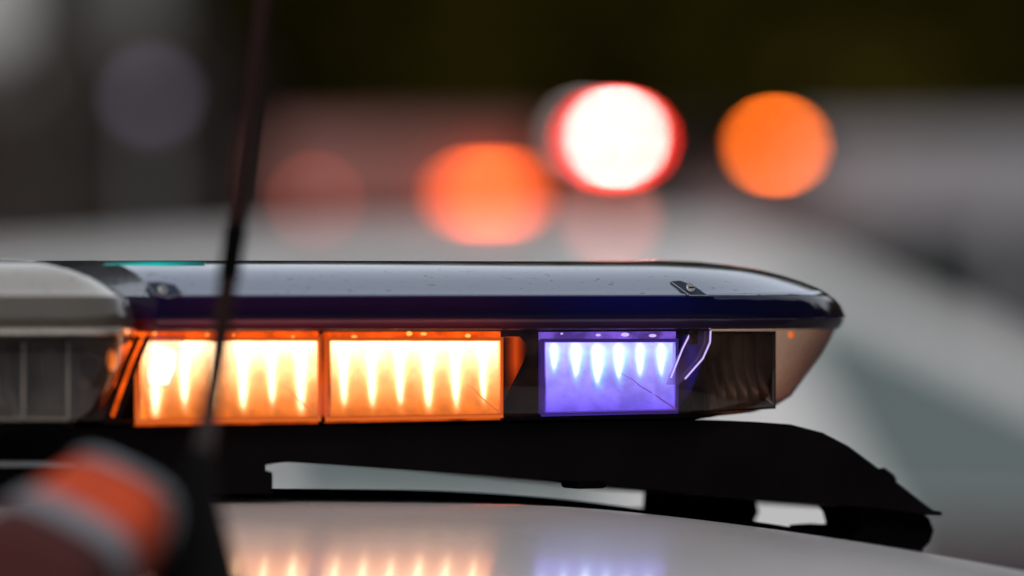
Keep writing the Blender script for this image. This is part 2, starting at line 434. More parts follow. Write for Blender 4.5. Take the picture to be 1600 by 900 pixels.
rimo = loft('cover_rim', outl, pf(rfr, uf), pf(ren, ue), M['rim_plastic'], bar)
s = cov.modifiers.new('shell', 'SOLIDIFY'); s.thickness = .002; s.offset = -1
lf = [(513, .004), (530, .0045), (560, .005), (600, .006), (630, .0075), (643, .0095), (651, .014), (655, .024), (656, .05)]
le = [(513, .0055), (530, .009), (560, .017), (600, .030), (620, .037), (635, .047), (646, .062), (652, .08), (655, .10)]
lens = loft('lens', plan(LB(120, 450, .1).x, u_c, A_END, HB, HB, 1.9), pf(lf, uf), pf(le, ue), M['lens'], bar)
# base tray closing the bar from below
bf = [(648, .016), (653, .014), (657, .018), (662, .03)]; be = [(648, .085), (651, .088), (654, .095), (657, .108)]
loft('base_tray', plan(LB(60, 450, .1).x, u_c, A_END, HB, HB, 1.9), pf(bf, uf), pf(be, ue), M['black'], bar, 'both')
# chassis wall behind the modules
bm = bmesh.new()
p0 = LB(100, 517, .05); p1 = LB(1185, 650, .05)
prism(bm, [(p0.x, .05, p1.z), (p1.x - .03, .05, p1.z), (p1.x - .03, .05, p0.z), (p0.x, .05, p0.z)], [(p0.x, .17, p1.z), (p1.x - .03, .17, p1.z), (p1.x - .03, .17, p0.z), (p0.x, .17, p0.z)])
obj('chassis', bm, M['chassis'], bar, False)

def quadpx(pts, v): return [LB(x, y, v) for x, y in pts]
def module(x0, x1, yt0, yb0, yt1, yb1, wall, led_m, glow_m, glow_spot, streaks, V0=.012, dep=.014, pit=None, label=None, lit=True, house=None, under=None):
    """one LED head: housing frame, curved reflector, six optics"""
    Vb = V0 + dep; SH = .42 if lit else 0.0
    TL, TR = LB(x0, yt0, V0), LB(x1, yt1, V0)
    BL, BR = LB(x0, yb0, V0), LB(x1, yb1, V0)
    t = .0016
    bm = bmesh.new()
    def bar4(a, b, c, d):  # rim of the opening with depth
        outer = [BL + Vector((-t, 0, -t)), BR + Vector((t, 0, -t)), TR + Vector((t, 0, t)), TL + Vector((-t, 0, t))]
        inner = [BL, BR, TR, TL]
        dv = Vector((SH * dep, dep, 0))
        o = [bm.verts.new(p) for p in outer]; i = [bm.verts.new(p) for p in inner]
        ob = [bm.verts.new(p + dv) for p in outer]; ib = [bm.verts.new(p + dv) for p in inner]
        for k in range(4):
            j = (k + 1) % 4
            bm.faces.new((o[k], o[j], i[j], i[k])); bm.faces.new((i[k], i[j], ib[j], ib[k]))
        wb = bmesh.new(); e_ = .00025
        cc_ = sum((Vector(p) for p in inner), Vector()) / 4
        ii = [p + (cc_ - p).normalized() * e_ for p in inner]
        i2 = [wb.verts.new(p) for p in ii]; b2 = [wb.verts.new(p + dv) for p in ii]
        for k in range(4):
            j = (k + 1) % 4; wb.faces.new((i2[k], i2[j], b2[j], b2[k]))
        walls.append(wb)
        for k in range(4):
            j = (k + 1) % 4
            bm.faces.new((o[j], o[k], ob[k], ob[j])); bm.faces.new((ib[k], ib[j], ob[j], ob[k]))
    walls = []
    bar4(0, 0, 0, 0)
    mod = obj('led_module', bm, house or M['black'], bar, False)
    obj('inner_wall', walls[0], wall, mod, False)
    if label: mod['label'] = label
    # reflector: from the top back sweeping forward to the bottom front
    bm = bmesh.new(); NU, NW = 48, 14
    n = len(streaks) if streaks else 6
    rs = []
    for j in range(NW + 1):
        f = j / NW                      # 0 bottom, 1 top
        r = []
        for i in range(NU + 1):
            g = i / NU
            b = BL.lerp(BR, g); tt = TL.lerp(TR, g)
            p = b.lerp(tt, f)
            sweep = dep * (1 - (1 - f) ** 2.6) if f < 1 else dep
            sc_ = .0034 * (1 - abs(math.sin(PI * g * n))) * min(1, f * 3)
            r.append((p.x + SH * sweep, V0 + sweep - sc_ + .0003, p.z))
        rs.append(r)
    rings(bm, rs, closed=False)
    obj('reflector', bm, wall if lit else M['smoke'], mod, ang=60)
    # triangular end facet at the lower right corner
    bm = bmesh.new()
    W = x1 - x0; H = yb1 - yt1
    def on(g, f):
        p = BL.lerp(BR, g).lerp(TL.lerp(TR, g), f); sw = dep * (1 - (1 - f) ** 2.6)
        return Vector((p.x + SH * sw, V0 + sw - .0034 * (1 - abs(math.sin(PI * g * n))) * min(1, f * 3) - .0008, p.z))
    gl_, ft_ = (.60, .52) if W < 230 else (.80, .40)
    pts_ = [on(1 - (1 - gl_) * q / 6 - .004, .02 + ft_ * q / 6) for q in range(7)]
    for q, (pa, pb) in enumerate(zip(pts_, pts_[1:])): add_cyl(bm, pa, pb, .0006 - .00008 * q, .0006 - .00008 * (q + 1), seg=8)
    obj('crease', bm, wall if lit else M['smoke'], mod)
    if not lit:
        bm = bmesh.new()
        for (a, b) in ((BL, BR), (BR, TR)):
            add_cyl(bm, a + Vector((0, -.0004, 0)), b + Vector((0, -.0004, 0)), .0007, seg=8)
        obj('edge', bm, M['pale_edge'] if x0 < 300 else M['smoke'], mod)
        return mod
    nl = len(streaks)
    for c_ in range(nl):
        bm = bmesh.new(); rs = []
        for jj in range(17):
            f = .02 + .965 * jj / 16
            r = []
            for ii in range(9):
                g = .012 + .976 * (c_ + ii / 8) / nl
                p = BL.lerp(BR, g).lerp(TL.lerp(TR, g), f)
                sweep = dep * (1 - (1 - f) ** 2.6)
                sc_ = .0034 * (1 - abs(math.sin(PI * g * nl))) * min(1, f * 3)
                r.append((p.x + SH * sweep, V0 + sweep - sc_ - .0003, p.z))
            rs.append(r)
        V = rings(bm, rs, closed=False)
        uvl = bm.loops.layers.uv.new('cell')
        uvs = {v: (ii / 8, jj / 16) for jj, row in enumerate(V) for ii, v in enumerate(row)}
        for fc in bm.faces:
            for lp_ in fc.loops: lp_[uvl].uv = uvs[lp_.vert]
        obj('led', bm, led_m, mod, ang=80)
    if under:
        bm = bmesh.new()
        a, b, c, d = LB(x0, yb0 + 2.8, V0 + .001), LB(x1, yb1 + 2.8, V0 + .001), LB(x1, yb1 + under, V0 + .001), LB(x0, yb0 + under, V0 + .001)
        prism(bm, [a, b, c, d], [p + Vector((0, .006, 0)) for p in (a, b, c, d)])
        obj('lower_guide', bm, M['amber_dim'] if wall is M['amber_wall'] else M['blue_guide'], mod, False)  # dim reflections below the opening, painted as a glowing strip
    # strip over the opening: reflections in the lip, painted as emission
    bm = bmesh.new()
    a, b, c, d = LB(x0, 519, V0 + .001), LB(x1, 518, V0 + .001), LB(x1, yt1 - 2.5, V0 + .001), LB(x0, yt0 - 2.5, V0 + .001)
    prism(bm, [a, b, c, d], [p + Vector((0, .006, 0)) for p in (a, b, c, d)])
    g = obj('light_guide', bm, glow_m, mod, False)
    for k in range(4):
        bm = bmesh.new()
        xx = x0 + (x1 - x0) * (k + random.uniform(.1, .9)) / 4
        p = LB(xx, 524 + random.uniform(-3, 3), V0 + .0008)
        r = bmesh.ops.create_uvsphere(bm, u_segments=10, v_segments=6, radius=random.uniform(.0005, .0012))
        bmesh.ops.transform(bm, matrix=Matrix.Translation(p) @ Matrix.Diagonal((random.uniform(1, 3), .6, 1, 1)), verts=r['verts'])
        obj('bead', bm, glow_spot, mod)  # bright spots in the lip reflection, painted as tiny emitters
    return mod

A_ = [(x, 530, 596, 648, 19) for x in (262, 309, 356, 402, 446, 487)]
B_ = [(x, 530, 596, 645, 19) for x in (548, 592, 636, 682, 724, 766)]
Cb = [(869, 538, 565, 632, 16), (901, 538, 562, 616, 16), (933, 538, 558, 600, 15), (964, 538, 556, 588, 14), (999, 538, 556, 622, 15), (1034, 538, 560, 630, 15)]
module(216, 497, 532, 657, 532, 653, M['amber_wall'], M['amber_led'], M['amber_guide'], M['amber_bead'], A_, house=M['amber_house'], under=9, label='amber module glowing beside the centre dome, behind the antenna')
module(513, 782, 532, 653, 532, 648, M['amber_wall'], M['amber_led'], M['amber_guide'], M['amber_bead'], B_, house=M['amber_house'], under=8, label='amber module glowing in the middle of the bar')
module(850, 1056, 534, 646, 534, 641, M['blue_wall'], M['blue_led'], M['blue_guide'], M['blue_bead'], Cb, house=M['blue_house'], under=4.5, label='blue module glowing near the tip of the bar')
module(1106, 1208, 522, 640, 522, 634, M['chassis'], None, None, None, None, V0=.022, lit=False, label='dark unlit module at the tip of the bar')

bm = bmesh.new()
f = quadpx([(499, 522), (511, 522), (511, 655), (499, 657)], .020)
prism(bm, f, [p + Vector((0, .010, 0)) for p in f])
obj('gap_diffuser', bm, emit_mat('gap_glow', (1, .12, .008), .55, 40), bar)  # orange lamp glow in the gap, painted as an emissive slab
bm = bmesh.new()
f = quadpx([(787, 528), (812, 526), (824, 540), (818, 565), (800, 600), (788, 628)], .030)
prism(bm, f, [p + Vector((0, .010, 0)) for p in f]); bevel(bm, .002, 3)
obj('end_diffuser', bm, spill_mat('amber_spill', (1, .12, .008), (.5, .03, .004), .75, .01, 1.2), bar)  # amber spill beside the module, painted as a glowing patch
for gx, gy, gv, gr, gs in ((1236, 523, .06, .0012, (1.4, 1, 1.6)), (174, 562, VCF + .012, .0022, (1, 1, 2.4))):  # reflected orange glints, painted as small glowing blobs
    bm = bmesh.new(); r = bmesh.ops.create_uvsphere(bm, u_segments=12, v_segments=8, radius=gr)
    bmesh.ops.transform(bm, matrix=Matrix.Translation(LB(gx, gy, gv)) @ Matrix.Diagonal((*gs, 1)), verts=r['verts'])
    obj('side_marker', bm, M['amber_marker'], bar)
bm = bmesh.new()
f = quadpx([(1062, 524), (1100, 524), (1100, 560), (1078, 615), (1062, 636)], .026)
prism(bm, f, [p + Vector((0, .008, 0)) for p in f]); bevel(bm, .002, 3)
obj('blue_diffuser', bm, spill_mat('blue_spill', (.03, .02, .9), (.02, .01, .5), .35, .04, 1.0), bar)  # blue spill past the module end, painted as a glowing patch
# clear moulded clips standing in front of the modules
def clip(pts, v, th, name='lens_clip', m=None, edge=None, emit=None):
    bm = bmesh.new()
    f = quadpx(pts, v); b = [p + Vector((0, th, 0)) for p in f]
    prism(bm, f, b); bevel(bm, .0008, 2)
    o = obj(name, bm, m or M['clip'], bar)
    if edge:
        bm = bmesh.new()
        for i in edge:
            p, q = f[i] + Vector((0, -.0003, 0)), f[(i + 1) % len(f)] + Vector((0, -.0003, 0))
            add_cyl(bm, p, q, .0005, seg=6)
        obj('lit_edge', bm, emit, o)  # lamp light caught in the clip edges, drawn as emissive tubes
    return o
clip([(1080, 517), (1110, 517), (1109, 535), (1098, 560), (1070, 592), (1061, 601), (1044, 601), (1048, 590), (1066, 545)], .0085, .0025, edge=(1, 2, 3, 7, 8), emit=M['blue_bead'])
clip([(240, 523), (290, 523), (283, 560), (274, 590), (262, 604), (236, 606), (230, 596), (233, 560)], .0085, .0025)
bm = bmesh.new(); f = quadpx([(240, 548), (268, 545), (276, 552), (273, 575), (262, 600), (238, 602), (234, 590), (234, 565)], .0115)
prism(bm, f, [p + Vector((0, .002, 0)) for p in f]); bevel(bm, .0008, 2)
obj('lit_tab', bm, emit_mat('lit_tab', (1, .72, .5), 9), bar)  # bright lamp light in the clip, painted as a glowing slab
bm = bmesh.new(); p = LB(1083, 527, .007); add_box(bm, p, (.004, .004, .0075)); bevel(bm, .0005)
obj('clip_pin', bm, M['black'], bar)

# screw pockets sunk in the cover
def cover_v(y, uref):
    rows = sorted(pf(fr, uref)); wv = hw(y, uref)
    for (w0, i0), (w1, i1) in zip(rows, rows[1:]):
        if w0 <= wv <= w1: return i0 + (i1 - i0) * (wv - w0) / (w1 - w0)
    return 0
def pocket(cx, pts, screw):
    uref = LB(cx, 450).x
    def P(x, y, lift): return LB(x, y, cover_v(y, uref)) + Vector((0, -lift, lift * .8))
    root_bm = bmesh.new()
    f = [P(x, y, .0006) for x, y in pts]; b = [P(x, y, -.003) for x, y in pts]
    prism(root_bm, f, b)
    o = obj('screw_pocket', root_bm, M['pocket'], bar, False)
    bm = bmesh.new()
    for i in range(len(pts)):
        if i in (1, 2): continue
        x, y = pts[i]; x2, y2 = pts[(i + 1) % len(pts)]
        add_cyl(bm, P(x, y, .0006), P(x2, y2, .0006), .00025, seg=6)
    obj('rim', bm, M['pale_edge'], o)
    bm = bmesh.new()
    c = P(screw[0], screw[1], .0012)
    add_cyl(bm, c, c + Vector((0, -.0012, .0006)), .0028, seg=12); bevel(bm, .0004)
    add_box(bm, c + Vector((0, -.0014, .0008)), (.004, .0006, .0006))
    obj('screw', bm, M['steel'], o)
pocket(1076, [(1047, 441), (1062, 440), (1082, 447), (1105, 463), (1077, 463)], (1076, 454))
pocket(252, [(228, 443), (248, 442), (272, 446), (284, 460), (264, 466), (240, 461)], (252, 457))
# teal reflection on the crest of the cover, painted as a thin strip
bm = bmesh.new()
tp = [(165, 411.5), (240, 414), (322, 410.5), (240, 409.5)]
f = [LB(x, y, .050) for x, y in tp]; prism(bm, f, [p + Vector((0, .004, -.001)) for p in f])
obj('teal_strip', bm, M['teal'], bar, False)

# centre section: a taller, clear-cream dome that stands forward of the cover
VCf = -.028; HC = .14; vcc = VCf + HC
u_cc = LB(120, 450, VCf).x
lo, hi = .005, .2
for _ in range(40):
    a = (lo + hi) / 2
    if max(pxof(p[0], p[1]) for p in plan(-.9, u_cc, a, HC, vcc, 2.4)) > 214: hi = a
    else: lo = a
def cplan(): return plan(-.70, u_cc, a, HC, vcc, 2.4)
def pc(rows): return [(hw(y, LB(100, 450, VCf).x, VCf), i) for y, i in rows]
cfl = [(524, .002), (521, .0), (515, -.0003), (512.5, .0010)]
cel = [(524, .002), (521, .0), (515, .0), (512.5, .0008)]
cfs = [(512.5, .0010), (502, .0011), (491, .0012), (488, .0020), (470, .0026), (462, .0042)]
ces = [(512.5, .0008), (502, .0008), (491, .0012), (488, .0018), (474, .004), (464, .007)]
cf = [(462, .0042), (457, .009), (446, .015), (432, .022), (420, .031), (411, .045), (405, .065), (403, .10)]
ce = [(464, .007), (456, .0095), (445, .0145), (434, .021), (424, .031), (414, .046), (406, .066), (403, .10)]
cc = loft('centre_cover', cplan(), pc(cf), pc(ce), M['cream'], bar, 'top')
loft('centre_side', cplan(), pc(cfs), pc(ces), M['brown_side'], bar)  # side of the cream dome, its dark reflection painted as a darker band
loft('centre_lip', cplan(), pc(cfl), pc(cel), M['cream'], bar)
cl = [(523, .003), (545, .0035), (580, .005), (615, .007), (640, .0095), (655, .013), (663, .02), (667, .04)]
cle = [(523, .003), (545, .005), (580, .010), (605, .015), (630, .021), (650, .029), (662, .04), (667, .055)]
loft('centre_lens', cplan(), pc(cl), pc(cle), M['cream_lens'], bar)
bmr = [(656, .03), (660, .02), (667, .018), (674, .03)]; bme = [(656, .05), (660, .043), (667, .042), (674, .06)]
loft('centre_tray', cplan(), pc(bmr), pc(bme), M['black'], bar, 'both')
# unlit modules in the centre section
def cmodule(x0, x1):
    V0 = VCf + .016
    return module(x0, x1, 535, 655, 535, 655, M['smoke'], None, None, None, None, V0=V0, dep=.02, lit=False, label='unlit grey module behind the clear centre dome')
cmodule(-260, -110); cmodule(-105, 36); cmodule(40, 106)
bm = bmesh.new()
p0 = LB(-250, 526, VCf + .045); p1 = LB(178, 657, VCf + .045)
prism(bm, [(-.68, p0.y, p1.z), (p1.x, p0.y, p1.z), (p1.x, p0.y, p0.z), (-.68, p0.y, p0.z)], [(-.68, .15, p1.z), (p1.x - .02, .15, p1.z), (p1.x - .02, .15, p0.z), (-.68, .15, p0.z)])
obj('centre_chassis', bm, M['chassis'], bar, False)
clip([(126, 543), (150, 532), (180, 535), (172, 575), (160, 606), (130, 608)], VCf + .008, .003, m=M['clear_clip'])
# curved clear rib where the centre dome meets the bar
bm = bmesh.new()
rib = [(232, 525), (214, 565), (196, 615), (180, 660)]
for o_ in (0, -16):
    for (xa, ya), (xb, yb) in zip(rib, rib[1:]):
        add_cyl(bm, LB(xa + o_, ya, .003), LB(xb + o_, yb, .003), .0016, seg=10)
obj('lens_rib', bm, M['black'], bar)
bm = bmesh.new()  # orange streak reflected in the dome's glass end, painted as emission
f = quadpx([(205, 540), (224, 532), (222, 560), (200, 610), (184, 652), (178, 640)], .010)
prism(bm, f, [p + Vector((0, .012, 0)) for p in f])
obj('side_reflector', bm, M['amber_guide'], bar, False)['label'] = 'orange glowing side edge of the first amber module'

# ------------------------------------------------------------------ mount under the bar
bm = bmesh.new()
top = [(-260, 668), (330, 668), (700, 664), (1050, 657), (1130, 657), (1180, 659), (1235, 663), (1285, 676), (1325, 697), (1365, 727), (1405, 757), (1440, 784), (1458, 797), (1471, 799), (1472, 805)]
bot = [(1455, 805), (1380, 795), (1300, 788), (1190, 781), (1050, 767), (960, 758), (880, 750), (760, 741), (640, 733), (520, 724), (450, 720), (415, 727), (415, 735), (426, 738), (426, 772), (-260, 765)]
pts = top + bot
def beam_back(x, y, v=.20):
    a_ = LB(x, y, .02); return Vector((a_.x, v, a_.z))
prism(bm, quadpx(pts, .02), [beam_back(x, y, .20 if x > 420 else .06) for x, y in pts])
bevel(bm, .0015, 2, 25)
beam = obj('mount_strap', bm, M['satin'], bar)
bm = bmesh.new()
nb = [(1372, 733), (1381, 731), (1396, 742), (1401, 751), (1388, 760)]
prism(bm, quadpx(nb, .022), quadpx(nb, .04)); bevel(bm, .001)
obj('strap_bump', bm, M['satin'], bar)
def foot(pts, v0, v1, r=.003):
    bm = bmesh.new()
    f = quadpx(pts, v0); prism(bm, f, [Vector((p.x, v1, p.z)) for p in f]); bevel(bm, r, 3, 25)
    return obj('mount_foot', bm, M['rubber'], bar)
ft = foot([(1336, 793), (1345, 803), (1350, 820), (1342, 838), (1318, 846), (1290, 840), (1276, 836), (1330, 862), (1438, 876), (1441, 858), (1453, 846), (1459, 828), (1452, 810), (1440, 800)], .03, .07)
foot([(1048, 764), (1046, 796), (1014, 797), (1014, 804), (1100, 812), (1160, 826), (1178, 817), (1186, 800), (1182, 784), (1170, 776)], .155, .185)
# hook plates between foot and gutter
bm = bmesh.new()
hp = [(1165, 813), (1215, 820), (1262, 828), (1268, 822), (1300, 820), (1322, 824), (1345, 836), (1440, 858), (1439, 874), (1330, 862), (1200, 832), (1165, 822)]
prism(bm, quadpx(hp, .04), [Vector((p.x, .062, p.z)) for p in quadpx(hp, .04)]); bevel(bm, .001)
obj('hook_plate', bm, M['rubber'], bar)
bm = bmesh.new()
c = LB(912, 754, .03); add_box(bm, c, (.018, .02, .006)); bevel(bm, .002)
obj('strap_stud', bm, M['rubber'], bar)
bm = bmesh.new()
f = quadpx([(-260, 722), (118, 722), (118, 729), (-260, 729)], -.002)
prism(bm, f, [p + Vector((0, .012, 0)) for p in f]); bevel(bm, .0006)
obj('strap_rail', bm, mat('rail_grey', (.16, .17, .18), .4), bar)
# centre cradle on the roof
bm = bmesh.new()
for cu in (-.46, -.30):
    add_box(bm, Vector((cu, .09, .012)), (.10, .10, .05))
bevel(bm, .004)
obj('cradle', bm, M['rubber'], bar)
# dark strip on the roof crest, standing in for reflected shade under the bar
bm = bmesh.new()
rs = []
for i in range(60):
    u = -.62 + i * (.74 / 59)
    du = u - UC
    zc = roof_z(du, .11) - OZ
    rs.append([(u, .105, zc - .003), (u, .106, zc + .0035), (u, .128, zc + .0035), (u, .13, zc - .003)])
rings(bm, rs, True, True)
obj('roof_seal', bm, M['rubber'], car if False else bar)

# ------------------------------------------------------------------ whip antenna (nearer the camera)
def WP(px, py, D): return Vector(((px - 800) / K * D, D, CZ + (450 - py) / K * D))
def car_local(p):
    x, y = p.x - OX, p.y - OY
    return x * cs + y * sn, -x * sn + y * cs
def roof_at(x, y):
    u, v = car_local(Vector((x, y, 0))); return roof_z(u - UC, v)
DA = 2.50
base = WP(306, 880, DA); base.z = roof_at(base.x, base.y)
ant = empty('antenna', base)
tag(ant, 'thin black whip antenna leaning out of a dark rubber base on the car roof', 'antenna')
H0 = WP(312, 700, DA) - base
bm = bmesh.new()
rs = []
for f, r, lean in ((0, .031, 0), (.04, .030, 0), (.25, .024, .05), (.5, .016, .2), (.75, .009, .5), (.93, .007, .85), (1, .003, 1)):
    c = Vector((H0.x * lean, 0, H0.z * f)); n = 20
    g = 1 - f; c += Vector((.0075 * g, -.13 * g, -.035 * g * g))
    rs.append([c + Vector((r * .85 * math.cos(2 * PI * k / n), (r + .13 * g) * math.sin(2 * PI * k / n), 0)) for k in range(n)])
rings(bm, rs, True, True); 
obj('rubber_base', bm, M['rubber'], ant)
bm = bmesh.new()
path = [(314, 715), (325, 660), (343, 540), (360, 410), (378, 270), (398, 110), (420, -60), (450, -330)]
pw = [WP(x, y, DA + .14 * min(1, max(0, (715 - y) / 120))) - base for x, y in path]
for i, (p, q) in enumerate(zip(pw, pw[1:])):
    add_cyl(bm, p, q, .0046 - .0001 * i, .0046 - .0001 * (i + 1), seg=12)
obj('whip', bm, M['whip'], ant)
bm = bmesh.new()
p, q = WP(357, 435, DA + .14) - base, WP(368, 350, DA + .14) - base
add_cyl(bm, p, q, .0052, .0049, seg=14)
obj('coil', bm, M['rubber'], ant)

# ------------------------------------------------------------------ orange roll with silver bands, close on the left
M['orange'] = mat('hi_vis_orange', (.60, .06, .008), .8, noise=(40, .4), bump=.3, bscale=300)
M['silver'] = mat('silver_band', (.22, .235, .26), .5, noise=(45, .35))
M['maroon'] = mat('dark_red_cloth', (.06, .008, .006), .9, noise=(60, .15))
DR = 2.33
c0 = WP(188, 802, DR + .03)                 # far end centre
c1 = WP(15, 960, DR - .07)                  # near end
ax = (c1 - c0).normalized()
up = Vector((0, 0, 1)); sx_ = ax.cross(up).normalized(); uy_ = sx_.cross(ax).normalized()
rb = empty('banded_roll', (c0 + c1) / 2 - Vector((0, 0, .045)))
tag(rb, 'blurred orange roll with two silver bands lying on the roof by the antenna', 'roll')
Lr = (c1 - c0).length
def tube(name, f0, f1, m, cap0=False, cap1=False, dr=0):
    bm = bmesh.new(); rs = []
    N = 8
    for j in range(N + 1):
        f = f0 + (f1 - f0) * j / N
        r = .0265 + .007 * f + dr
        if f < .06: r *= math.sqrt(max(.3, f / .06))
        c = c0 + ax * Lr * f - rb.location
        q_ = []
        for k in range(40):
            th = 2 * PI * k / 40 + .5
            sq = 1 / (abs(math.cos(th)) ** 3.6 + abs(math.sin(th)) ** 3.6) ** (1 / 3.6)
            q_.append(c + (sx_ * math.cos(th - .5 + .95) + uy_ * math.sin(th - .5 + .95)) * r * .95 * sq)
        rs.append(q_)
    rings(bm, rs, cap0, cap1)
    return obj(name, bm, m, rb, ang=60)
tube('sleeve', 0, .98, M['orange'], True, True)
tube('silver_band', .03, .14, M['silver'], False, False, .0012)
tube('silver_band', .56, .74, M['silver'], False, False, .0012)
tube('dark_end', .75, 1.0, M['maroon'], False, True, .0010)

# ------------------------------------------------------------------ background cars, far out of focus
def side_poly(bm, pts, y0, y1, org):
    prism(bm, [Vector((x, y0, z)) - org for x, z in pts], [Vector((x, y1, z)) - org for x, z in pts])
def PX(px, D): return (px - 800) / K * D
def PZ(py, D): return CZ + (450 - py) / K * D
def wheel(root, x, y, sgn, r=.36):
    bm = bmesh.new(); add_cyl(bm, (x, y, r), (x, y + sgn * .22, r), r, seg=28); bevel(bm, .03)
    wl = obj('wheel', bm, M['tyre'], root)
    bm = bmesh.new(); add_cyl(bm, (x, y - sgn * .012, r), (x, y + sgn * .02, r), r * .62, seg=20); bevel(bm, .01)
    obj('rim', bm, M['rim'], wl)
def pane(root, pts, y, m, name='window', th=.03):
    bm = bmesh.new()
    prism(bm, [Vector((x, y - th, z)) for x, z in pts], [Vector((x, y + th, z)) for x, z in pts])
    return obj(name, bm, m, root, False)
M['far_white'] = mat('far_white_paint', (.84, .84, .85), .35, coat=.6, noise=(2, .03))
M['far_grey'] = mat('far_grey_paint', (.30, .29, .31), .35, coat=.6, noise=(2, .05))
M['far_glass'] = mat('far_teal_glass', (.19, .235, .235), .12, coat=1)
M['mauve'] = mat('dim_red_housing', (.20, .065, .05), .5)

# white SUV, side on, nose to the right
D1 = 16.0
X = lambda p: PX(p, D1)
r1 = empty('white_suv', (X(500), D1 + .95, 0)); ox = X(500)
tag(r1, 'blurred white SUV parked side-on behind the light bar', 'car')
zr = PZ(352, D1)
def q1(pts): return [(X(x) - ox, PZ(y, D1)) for x, y in pts]
bm = bmesh.new()
prof = [(X(-950) - ox, .45), (X(-960) - ox, 1.0), (X(-900) - ox, 1.15), (X(-560) - ox, PZ(420, D1)), (X(-330) - ox, PZ(425, D1)), (X(60) - ox, PZ(408, D1)), (X(400) - ox, PZ(384, D1)), (X(900) - ox, PZ(358, D1)), (X(1130) - ox, PZ(366, D1)), (X(1270) - ox, PZ(405, D1)),
        (X(1620) - ox, PZ(560, D1)), (X(1980) - ox, 1.14), (X(2450) - ox, 1.03), (X(2560) - ox, .85), (X(2570) - ox, .42)]
prism(bm, [Vector((x, -.95, z)) for x, z in prof], [Vector((x, .95, z)) for x, z in prof]); bevel(bm, .07, 3, 15)
obj('body', bm, M['far_white'], r1)
pane(r1, q1([(-500, 500), (-320, 470), (60, 460), (380, 450), (380, 800), (-500, 800)]), -.94, M['far_glass'])
pane(r1, q1([(430, 446), (880, 430), (960, 800), (430, 800)]), -.94, M['far_glass'])
pane(r1, q1([(1200, 470), (1310, 485), (1620, 628), (1900, 770), (1900, 800), (1380, 800)]), -.94, M['far_glass'])
bm = bmesh.new(); g_ = q1([(1395, 815), (2000, 815), (2000, 1250), (1395, 1250)])
prism(bm, [Vector((x, -.975, z)) for x, z in g_], [Vector((x, -.93, z)) for x, z in g_]); bevel(bm, .01)
obj('door_panel', bm, mat('dark_door', (.07, .055, .06), .4), r1)
for x in (X(-500) - ox, X(2150) - ox):
    for s_ in (-1, 1): wheel(r1, x, s_ * .98, -s_)

# light bar on its roof: dim red housing with lamps
def lamp_bar(name, label, x0, x1, yt, yb, D, m, lamps, dy=.0):
    rt = empty(name, (PX((x0 + x1) / 2, D), D, PZ(yb, D)))
    tag(rt, label, 'light bar', 'light bars on the blurred cars')
    bm = bmesh.new()
    cx = rt.location
    W_ = (x1 - x0) / K * D; H_ = (yb - yt) / K * D
    add_box(bm, Vector((0, 0, H_ / 2)), (W_, .3, H_)); bevel(bm, min(H_, .2) * .3, 3)
    obj('housing', bm, m, rt)
    for li, (lx, ly, w_, h_, em, nm) in enumerate(lamps):
        bm = bmesh.new()
        n = 20; c = Vector((PX(lx, D) - cx.x, -.16 - .035 * li, PZ(ly, D) - cx.z))
        a_, b_ = w_ / 2, h_ / 2
        rr = [[c + Vector((a_ * s2 * math.cos(2 * PI * k / n), -d2, b_ * s2 * math.sin(2 * PI * k / n))) for k in range(n)] for s2, d2 in ((1, 0), (.95, .015), (.6, .025), (.1, .03))]
        rings(bm, rr, True, True)
        o = obj('lamp', bm, em, rt); o['label'] = nm
    return rt
E_red = emit_mat('red_lamp', (1, .03, .02), 40)
E_hot = emit_mat('hot_red_core', (1, .62, .57), 150)
E_pale = emit_mat('pale_lamp', (1, .8, .8), 6)  # pale ghost of the red lamp, drawn as an emitter of its own
E_or = emit_mat('orange_lamp', (1, .16, .013), 58)
E_or2 = emit_mat('orange_lamp_wide', (1, .115, .012), 24)
E_dim = emit_mat('dim_red_lamp', (1, .18, .12), 6)
E_pk = emit_mat('pink_lamp', (1, .22, .16), 9)
lamp_bar('far_light_bar', 'blurred low light bar with one orange lamp on the white SUV roof', 425, 850, 208, 352, D1 + .9, M['mauve'],
         [(495, 315, .03, .03, E_dim, 'faint red lamp'), (765, 305, .19, .03, E_or2, 'lit orange lamp')])
bm = bmesh.new(); add_box(bm, Vector((X(960) - ox, -.3, PZ(338, D1))), (.07, .07, .05)); bevel(bm, .015, 3)
obj('roof_beacon', bm, emit_mat('pink_lamp2', (1, .22, .16), 5), r1)  # pink spot on the roof, a small emissive box
# grey van further back
D2 = 21.0
r2 = empty('grey_van', (PX(1700, D2), D2 + .95, 0)); ox2 = PX(1700, D2)
tag(r2, 'blurred pale grey van with dark windows at the right edge', 'van')
def q2(pts): return [(PX(x, D2) - ox2, PZ(y, D2)) for x, y in pts]
bm = bmesh.new()
prof = q2([(1060, 300), (1090, 225), (1180, 212), (2300, 200), (2500, 240), (2700, 480)]) + [(PX(2950, D2) - ox2, 1.2), (PX(3000, D2) - ox2, .45), (PX(1050, D2) - ox2, .45)]
prism(bm, [Vector((x, -.95, z)) for x, z in prof], [Vector((x, .95, z)) for x, z in prof]); bevel(bm, .07, 3, 15)
obj('body', bm, M['far_grey'], r2)
pane(r2, q2([(1180, 350), (1560, 345), (1560, 560), (1180, 560)]), -.94, M['glass'])
pane(r2, q2([(1600, 345), (2000, 345), (2000, 560), (1600, 560)]), -.94, M['glass'])
pane(r2, q2([(2050, 345), (2440, 345), (2600, 560), (2050, 560)]), -.94, M['glass'])
for x in (PX(1300, D2) - ox2, PX(2700, D2) - ox2):
    for s_ in (-1, 1): wheel(r2, x, s_ * .98, -s_)
